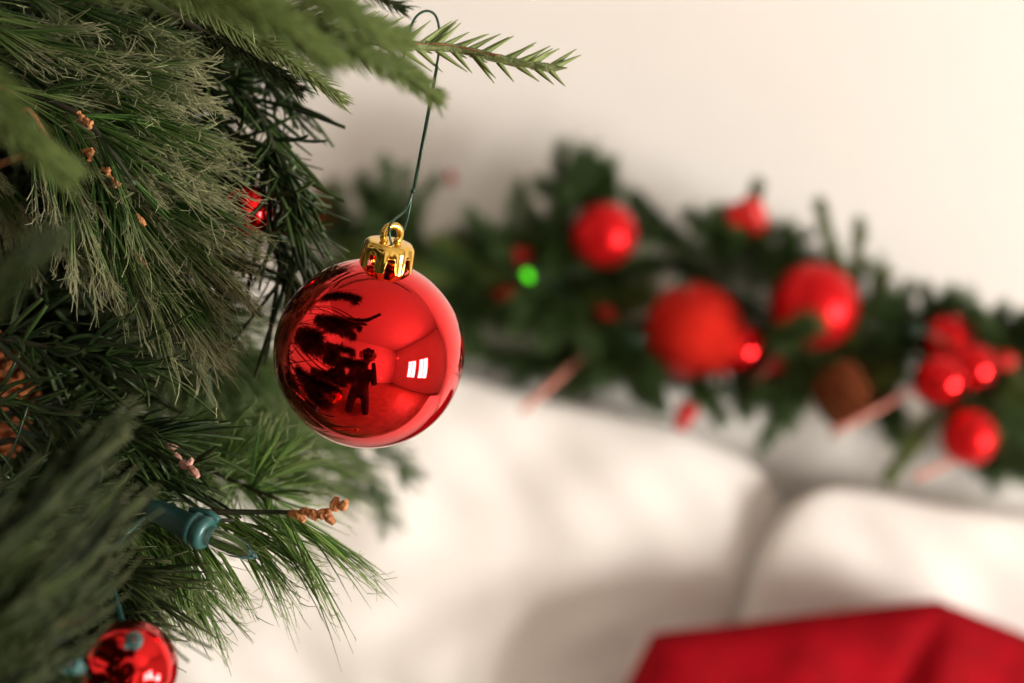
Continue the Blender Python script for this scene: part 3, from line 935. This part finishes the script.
# B: flat dark tinsel
TB = dict(width=0.0020, thick=0.0005, curl=0.26, sag=0.06)
for pts, n in [
    ([(150, 30, .50), (240, 90, .49), (275, 150, .48), (283, 215, .475)], 120),
    ([(190, 20, .52), (255, 70, .51), (285, 105, .50)], 80),
    ([(220, 120, .49), (275, 180, .48), (297, 235, .475)], 100),
    ([(205, 160, .50), (265, 225, .49), (290, 285, .485)], 100),
    ([(120, -20, .50), (190, 10, .50), (250, 40, .49)], 110),
    ([(200, -30, .52), (250, 10, .51), (285, 40, .50)], 70),
    ([(-30, 330, .455), (60, 350, .45), (130, 362, .445)], 70),
    ([(-30, 400, .455), (70, 412, .45), (150, 440, .445)], 90),
    ([(10, 440, .47), (100, 460, .46), (170, 480, .455)], 90),
    ([(-20, 480, .45), (80, 495, .45), (140, 515, .45)], 90),
]:
    branch(pp(pts), n, (0.017, 0.028), (48, 26, 17), 'tinsel', stem_r=0.0012, S=7, taper=lambda x: 1.0 if x < .85 else 0.75, **TB)
# hidden depth of the tree: long bushy arms between the trunk and the front sprays
rt = random.Random(5)
for k in range(30):
    y = -40 + 760 * k / 29 + rt.uniform(-15, 15); d = rt.uniform(0.49, 0.60)
    xe = 215 if y < 300 else (110 if y < 480 else (170 if y < 570 else 105))
    s0 = (-140, y - rt.uniform(30, 80), d + 0.02)
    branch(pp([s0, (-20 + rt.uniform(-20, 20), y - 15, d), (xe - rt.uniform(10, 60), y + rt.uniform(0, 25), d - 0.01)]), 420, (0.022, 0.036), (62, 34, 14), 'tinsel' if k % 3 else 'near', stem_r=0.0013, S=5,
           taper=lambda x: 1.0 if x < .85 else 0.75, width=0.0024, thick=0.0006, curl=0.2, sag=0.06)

# C: moulded fir tips
ftaper = lambda x: max(0.10, 1.05 - 0.9 * x)


def fir(pts, rows, L0, L1, w_, mk='fir', body=0.0017, angs=(58, 38), jit=5, reach=True, planes=None, inward=0.22, streak=False):
    pts = [Vector(p) for p in pts]
    path = smooth_path(pts, 8)
    bm = bmesh.new()
    a = pts[0]; arm = []
    if reach:
        tpnt = Vector((TX, TY, a.z + 0.03)); arm = smooth_path([tpnt, tpnt.lerp(a, 0.6) + Vector((0, 0, 0.02)), a], 5)[:-1]
    full = arm + path
    nf = len(full)
    tube(bm, full, [0.0014 if i < len(arm) else body * (0.95 - 0.35 * i / nf) * (1 + 0.10 * math.sin(i * 2.4)) for i in range(nf)], 10)
    b = from_bm('branch', bm, M['fir_body'] if mk == 'fir' else M['stem_dark'], tree)
    if streak:
        bm = bmesh.new()
        q = path[int(len(path) * .30):int(len(path) * .78)]
        tube(bm, [p_ + (UP * 0.25 - FW * 0.75) * body * 0.85 for p_ in q], [body * 0.30 * (0.6 + 0.4 * math.sin(k * 1.9)) for k in range(len(q))], 6)
        tag(from_bm('bark_streak', bm, M['bark'], b), 'reddish-brown streak along the twig')
    nd = Needles()
    pa = np.array([list(p) for p in path])
    planes = planes or [(0, 1.0), (180, 1.0), (50, 0.8), (-50, 0.8), (130, 0.8), (-130, 0.8), (90, .55), (-90, .6)]
    for azd, kL in planes:
        ts = np.linspace(0.02, 0.99, rows) + RNG.normal(size=rows) * 0.3 / rows
        ts = np.clip(ts, 0, 1)
        pos, d = sample_path(path, ts)
        upv = np.array(list(UP)); fwv = np.array(list(FW))
        u = upv[None, :] - d * (d @ upv)[:, None]; u /= np.linalg.norm(u, axis=1, keepdims=True)
        v = np.cross(d, u)
        az = np.radians(azd + RNG.normal(size=rows) * 8)[:, None]
        rad = u * np.cos(az) + v * np.sin(az)
        A_ = np.radians(angs[0] + (angs[1] - angs[0]) * ts + RNG.normal(size=rows) * jit)[:, None]
        dirs = d * np.cos(A_) + rad * np.sin(A_)
        LL = (L0 + (L1 - L0) * ts) * kL * (0.85 + 0.3 * RNG.random(rows))
        nd.add(pos + rad * body * 0.4, dirs, LL, w_, w_ * 0.55, -rad * inward + d * 0.06, ftaper, 7, np.clip(RNG.normal(.5, .25, rows), 0, 1), 0, 1, roll=v)
    nd.build('needles', M[mk], b)
    return b


# in focus, carries the bauble
fir(pp([(170, -60, .43), (290, 15, .435), (380, 42, .44), (450, 48, .445), (515, 62, .445), (556, 68, .445)]), 24, 0.0185, 0.0085, 0.0024, angs=(52, 38), body=0.0019, inward=0.0, streak=True, planes=[(0, 1.0), (14, .85), (180, .85), (100, .5), (-100, .5)])
# dark back tips above it
fir(pp([(300, -40, .47), (350, -18, .47), (402, 8, .47)]), 16, 0.010, 0.006, 0.0010, 'tinsel', 0.001)
# second tip, left
fir(pp([(170, -20, .44), (240, 30, .45), (290, 60, .45), (342, 100, .452)]), 34, 0.011, 0.006, 0.0012, angs=(52, 34), body=0.0012)
fir(pp([(200, 30, .46), (260, 60, .462), (300, 90, .462)]), 22, 0.011, 0.006, 0.0011, 'near', angs=(52, 34), body=0.0012)
# nearer, soft with blur
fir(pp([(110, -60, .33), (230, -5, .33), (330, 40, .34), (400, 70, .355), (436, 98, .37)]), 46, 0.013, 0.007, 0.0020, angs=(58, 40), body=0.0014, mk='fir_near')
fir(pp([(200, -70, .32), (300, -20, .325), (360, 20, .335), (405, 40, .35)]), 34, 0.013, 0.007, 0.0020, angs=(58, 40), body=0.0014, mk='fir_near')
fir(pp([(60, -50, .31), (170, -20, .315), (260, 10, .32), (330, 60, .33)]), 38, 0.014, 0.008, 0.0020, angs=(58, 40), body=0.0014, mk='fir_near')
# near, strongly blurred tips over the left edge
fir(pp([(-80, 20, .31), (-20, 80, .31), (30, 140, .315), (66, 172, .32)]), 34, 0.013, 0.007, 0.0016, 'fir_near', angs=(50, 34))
fir(pp([(-60, 330, .31), (-20, 300, .31), (20, 262, .31), (52, 240, .315)]), 16, 0.015, 0.010, 0.0012, 'near', angs=(40, 20))
# lower left foreground, dark and blurred
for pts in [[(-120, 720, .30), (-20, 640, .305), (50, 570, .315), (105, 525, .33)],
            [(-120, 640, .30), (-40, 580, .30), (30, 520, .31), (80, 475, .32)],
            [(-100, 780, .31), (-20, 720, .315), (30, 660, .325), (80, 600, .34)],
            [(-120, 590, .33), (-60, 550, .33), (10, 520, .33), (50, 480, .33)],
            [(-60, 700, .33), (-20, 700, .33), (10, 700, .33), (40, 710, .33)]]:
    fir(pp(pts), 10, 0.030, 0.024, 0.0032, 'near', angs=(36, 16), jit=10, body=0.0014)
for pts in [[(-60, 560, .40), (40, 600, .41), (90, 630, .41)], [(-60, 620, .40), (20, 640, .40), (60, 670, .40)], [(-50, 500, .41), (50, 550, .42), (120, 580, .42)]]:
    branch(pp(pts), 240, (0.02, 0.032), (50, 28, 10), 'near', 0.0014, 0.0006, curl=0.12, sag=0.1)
# the near side of the tree, left of the picture: mirrored in the bauble
ro = random.Random(12)
cnt = 0
while cnt < 15:
    y = ro.uniform(0.02, 0.42); x = -0.36 * y - ro.uniform(0.03, 0.16); z = 1.15 + ro.uniform(-0.32, 0.26)
    a = Vector((x - 0.20, y + 0.10, z - 0.03)); b_ = Vector((x, y, z)); c_ = Vector((x + 0.025, y - 0.02, z - 0.015))
    vis = False
    for q in (a, b_, c_):
        v = q + Vector((0.035, 0, 0)) - CAM_LOC; dd = v.dot(FW)
        if dd > 0 and abs(v.dot(RT)) < 0.36 * dd + 0.004 and abs(v.dot(UP)) < 0.24 * dd + 0.03: vis = True
    if vis: continue
    cnt += 1
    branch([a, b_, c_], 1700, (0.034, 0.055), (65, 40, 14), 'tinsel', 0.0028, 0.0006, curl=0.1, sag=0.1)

# teal light sockets with clear bulbs on the tree
sd = (P(250, 556, .428) - P(150, 510, .44)).normalized()
tl = [(P(202, 532, .432), sd, False), (P(134, 640, .36), (UP * .4 + RT * .2 - FW), False), (P(72, 664, .345), (UP * .4 - FW), False)]
fairy(tl, [P(-40, 600, .42), P(20, 640, .40), P(72, 690, .375), P(128, 665, .37), P(110, 560, .43), P(152, 509, .443), P(140, 505, .455), P(60, 450, .48), P(-40, 400, .5)],
      'string of unlit clear lights in teal sockets on the lower tree branches', 1.12)

# small globe lights on the window wall, mirrored in the bauble
def mirror_dir(ox, oy):
    n = (RT * ox + UP * oy - FW * math.sqrt(1 - ox * ox - oy * oy)).normalized()
    v = (CAM_LOC - bc).normalized()
    return (n * 2 * n.dot(v) - v).normalized()


pts_ = []
for ox, oy in ((0.10, -0.25), (0.215, -0.24), (0.38, -0.04), (0.60, -0.09)):
    d = mirror_dir(ox, oy)
    t = min((XR - 0.06 - bc.x) / d.x if d.x > 0 else 9, (YB + 0.06 - bc.y) / d.y if d.y < 0 else 9)
    pts_.append(bc + d * t)
gl_ = empty('globe_lights', pts_[0])
tag(gl_, 'string of warm glowing globe lights on the room walls, mirrored as dots in the bauble', 'lights')
bm = bmesh.new(); tube(bm, smooth_path([p + Vector((0, 0, 0.035)) for p in pts_], 6), 0.002, 6); from_bm('wire', bm, M['black'], gl_)
for p in pts_:
    bm = bmesh.new(); bmesh.ops.create_uvsphere(bm, u_segments=16, v_segments=12, radius=0.022, matrix=Matrix.Translation(p)); from_bm('bulb', bm, M['lamp_glow'], gl_)

# ================================================================== THE PHOTOGRAPHER, seen only in the mirror bauble
cb = CAM_LOC - FW * 0.012
cam_root = empty('photo_camera', cb)
tag(cam_root, 'black camera held up by the person, mirrored in the front bauble', 'camera')
bm = bmesh.new(); lathe(bm, [(0.012, -0.012), (0.032, 0.0), (0.036, -0.001), (0.037, -0.02), (0.034, -0.03), (0.034, -0.075), (0.03, -0.085), (1e-5, -0.085)], FW, cb, 40)
from_bm('lens_barrel', bm, M['black'], cam_root)
bm = bmesh.new(); lathe(bm, [(1e-5, -0.006), (0.012, -0.007), (0.024, -0.012), (0.03, -0.013)], FW, cb, 32); from_bm('lens_glass', bm, M['lens'], cam_root)
bm = bmesh.new(); box(bm, (-0.066, -0.045, -0.022), (0.066, 0.045, 0.022), 0.008); box(bm, (-0.022, 0.04, -0.02), (0.022, 0.062, 0.022), 0.006)
bm.transform(Matrix.Translation(cb - FW * 0.105) @ Matrix((RT, UP, FW)).transposed().to_4x4())
from_bm('camera_body', bm, M['black'], cam_root)


def skinned(name, joints, edges, m, parent, sub=2):
    me = bpy.data.meshes.new(name)
    me.from_pydata([j[0] for j in joints], edges, [])
    o = bpy.data.objects.new(name, me); COL.objects.link(o)
    me.materials.append(m)
    o.modifiers.new('skin', 'SKIN')
    o.data.skin_vertices[0].data[0].use_root = True
    for v, j in zip(o.data.skin_vertices[0].data, joints):
        r = j[1]; v.radius = r if isinstance(r, tuple) else (r, r)
    s = o.modifiers.new('sub', 'SUBSURF'); s.levels = sub; s.render_levels = sub
    o.parent = parent
    return o


pr = empty('person', (0, -0.42, 0))
tag(pr, 'person in black clothes kneeling behind the camera, mirrored in the front bauble', 'person')
J = [((0, 0.0, 0.52), (0.15, 0.11)), ((0, 0.03, 0.72), (0.14, 0.095)), ((0, 0.06, 0.90), (0.15, 0.10)), ((0, 0.075, 0.98), (0.075, 0.06)), ((0, 0.09, 1.04), (0.045, 0.045)),
     ((0, 0.13, 1.11), (0.072, 0.085)), ((0, 0.13, 1.19), (0.075, 0.09)), ((0, 0.125, 1.25), (0.04, 0.05)),
     ((-0.16, 0.06, 0.94), 0.062), ((-0.19, 0.15, 0.76), 0.05), ((-0.10, 0.27, 1.03), 0.028), ((-0.075, 0.30, 1.09), 0.024),
     ((0.16, 0.06, 0.94), 0.062), ((0.19, 0.15, 0.76), 0.05), ((0.10, 0.27, 1.03), 0.028), ((0.075, 0.30, 1.09), 0.024),
     ((-0.11, 0.06, 0.46), 0.085), ((-0.15, 0.36, 0.09), 0.058), ((-0.13, 0.0, 0.06), 0.045), ((-0.12, -0.12, 0.05), 0.035),
     ((0.11, 0.06, 0.46), 0.085), ((0.15, 0.36, 0.09), 0.058), ((0.13, 0.0, 0.06), 0.045), ((0.12, -0.12, 0.05), 0.035)]
E = [(0, 1), (1, 2), (2, 3), (3, 4), (4, 5), (5, 6), (6, 7), (2, 8), (8, 9), (9, 10), (10, 11), (2, 12), (12, 13), (13, 14), (14, 15),
     (0, 16), (16, 17), (17, 18), (18, 19), (0, 20), (20, 21), (21, 22), (22, 23)]
skinned('body', J, E, M['black_cloth'], pr)
bm = bmesh.new()
bmesh.ops.create_uvsphere(bm, u_segments=28, v_segments=18, radius=1.0)
for v in bm.verts:
    x, y, z = v.co
    k = 1.0 if z > -0.1 else 1 + 0.15 * z
    v.co = Vector((x * 0.083 * k, y * 0.10 - 0.02, z * 0.115 - (0.05 if (y < 0 and z < 0) else 0)))
bm.transform(Matrix.Translation((0, -0.42 + 0.12, 1.195)))
from_bm('hair', bm, M['hair'], pr)
for s in (-1, 1):
    w0 = Vector((s * 0.075, -0.42 + 0.30, 1.09))
    hj = [(Vector((0, 0, 0)), 0.022), (Vector((-s * 0.01, 0.0, 0.045)), 0.024)]
    he = [(0, 1)]
    for f in range(4):
        b0 = Vector((-s * 0.028 + s * 0.016 * f, 0.012, 0.06)); i0 = len(hj)
        ln = [0.028, 0.032, 0.03, 0.024][f]
        hj += [(b0, 0.0085), (b0 + Vector((-s * 0.006, 0.012, ln)), 0.008), (b0 + Vector((-s * 0.02, 0.008, ln * 1.7)), 0.007)]
        he += [(1, i0), (i0, i0 + 1), (i0 + 1, i0 + 2)]
    i0 = len(hj)
    hj += [(Vector((-s * 0.03, 0.0, 0.03)), 0.010), (Vector((-s * 0.045, 0.004, 0.055)), 0.008)]
    he += [(0, i0), (i0, i0 + 1)]
    h = skinned('hand', [(p + w0 - Vector((0, -0.42, 0)), r) for p, r in hj], he, M['skin'], pr, 1)
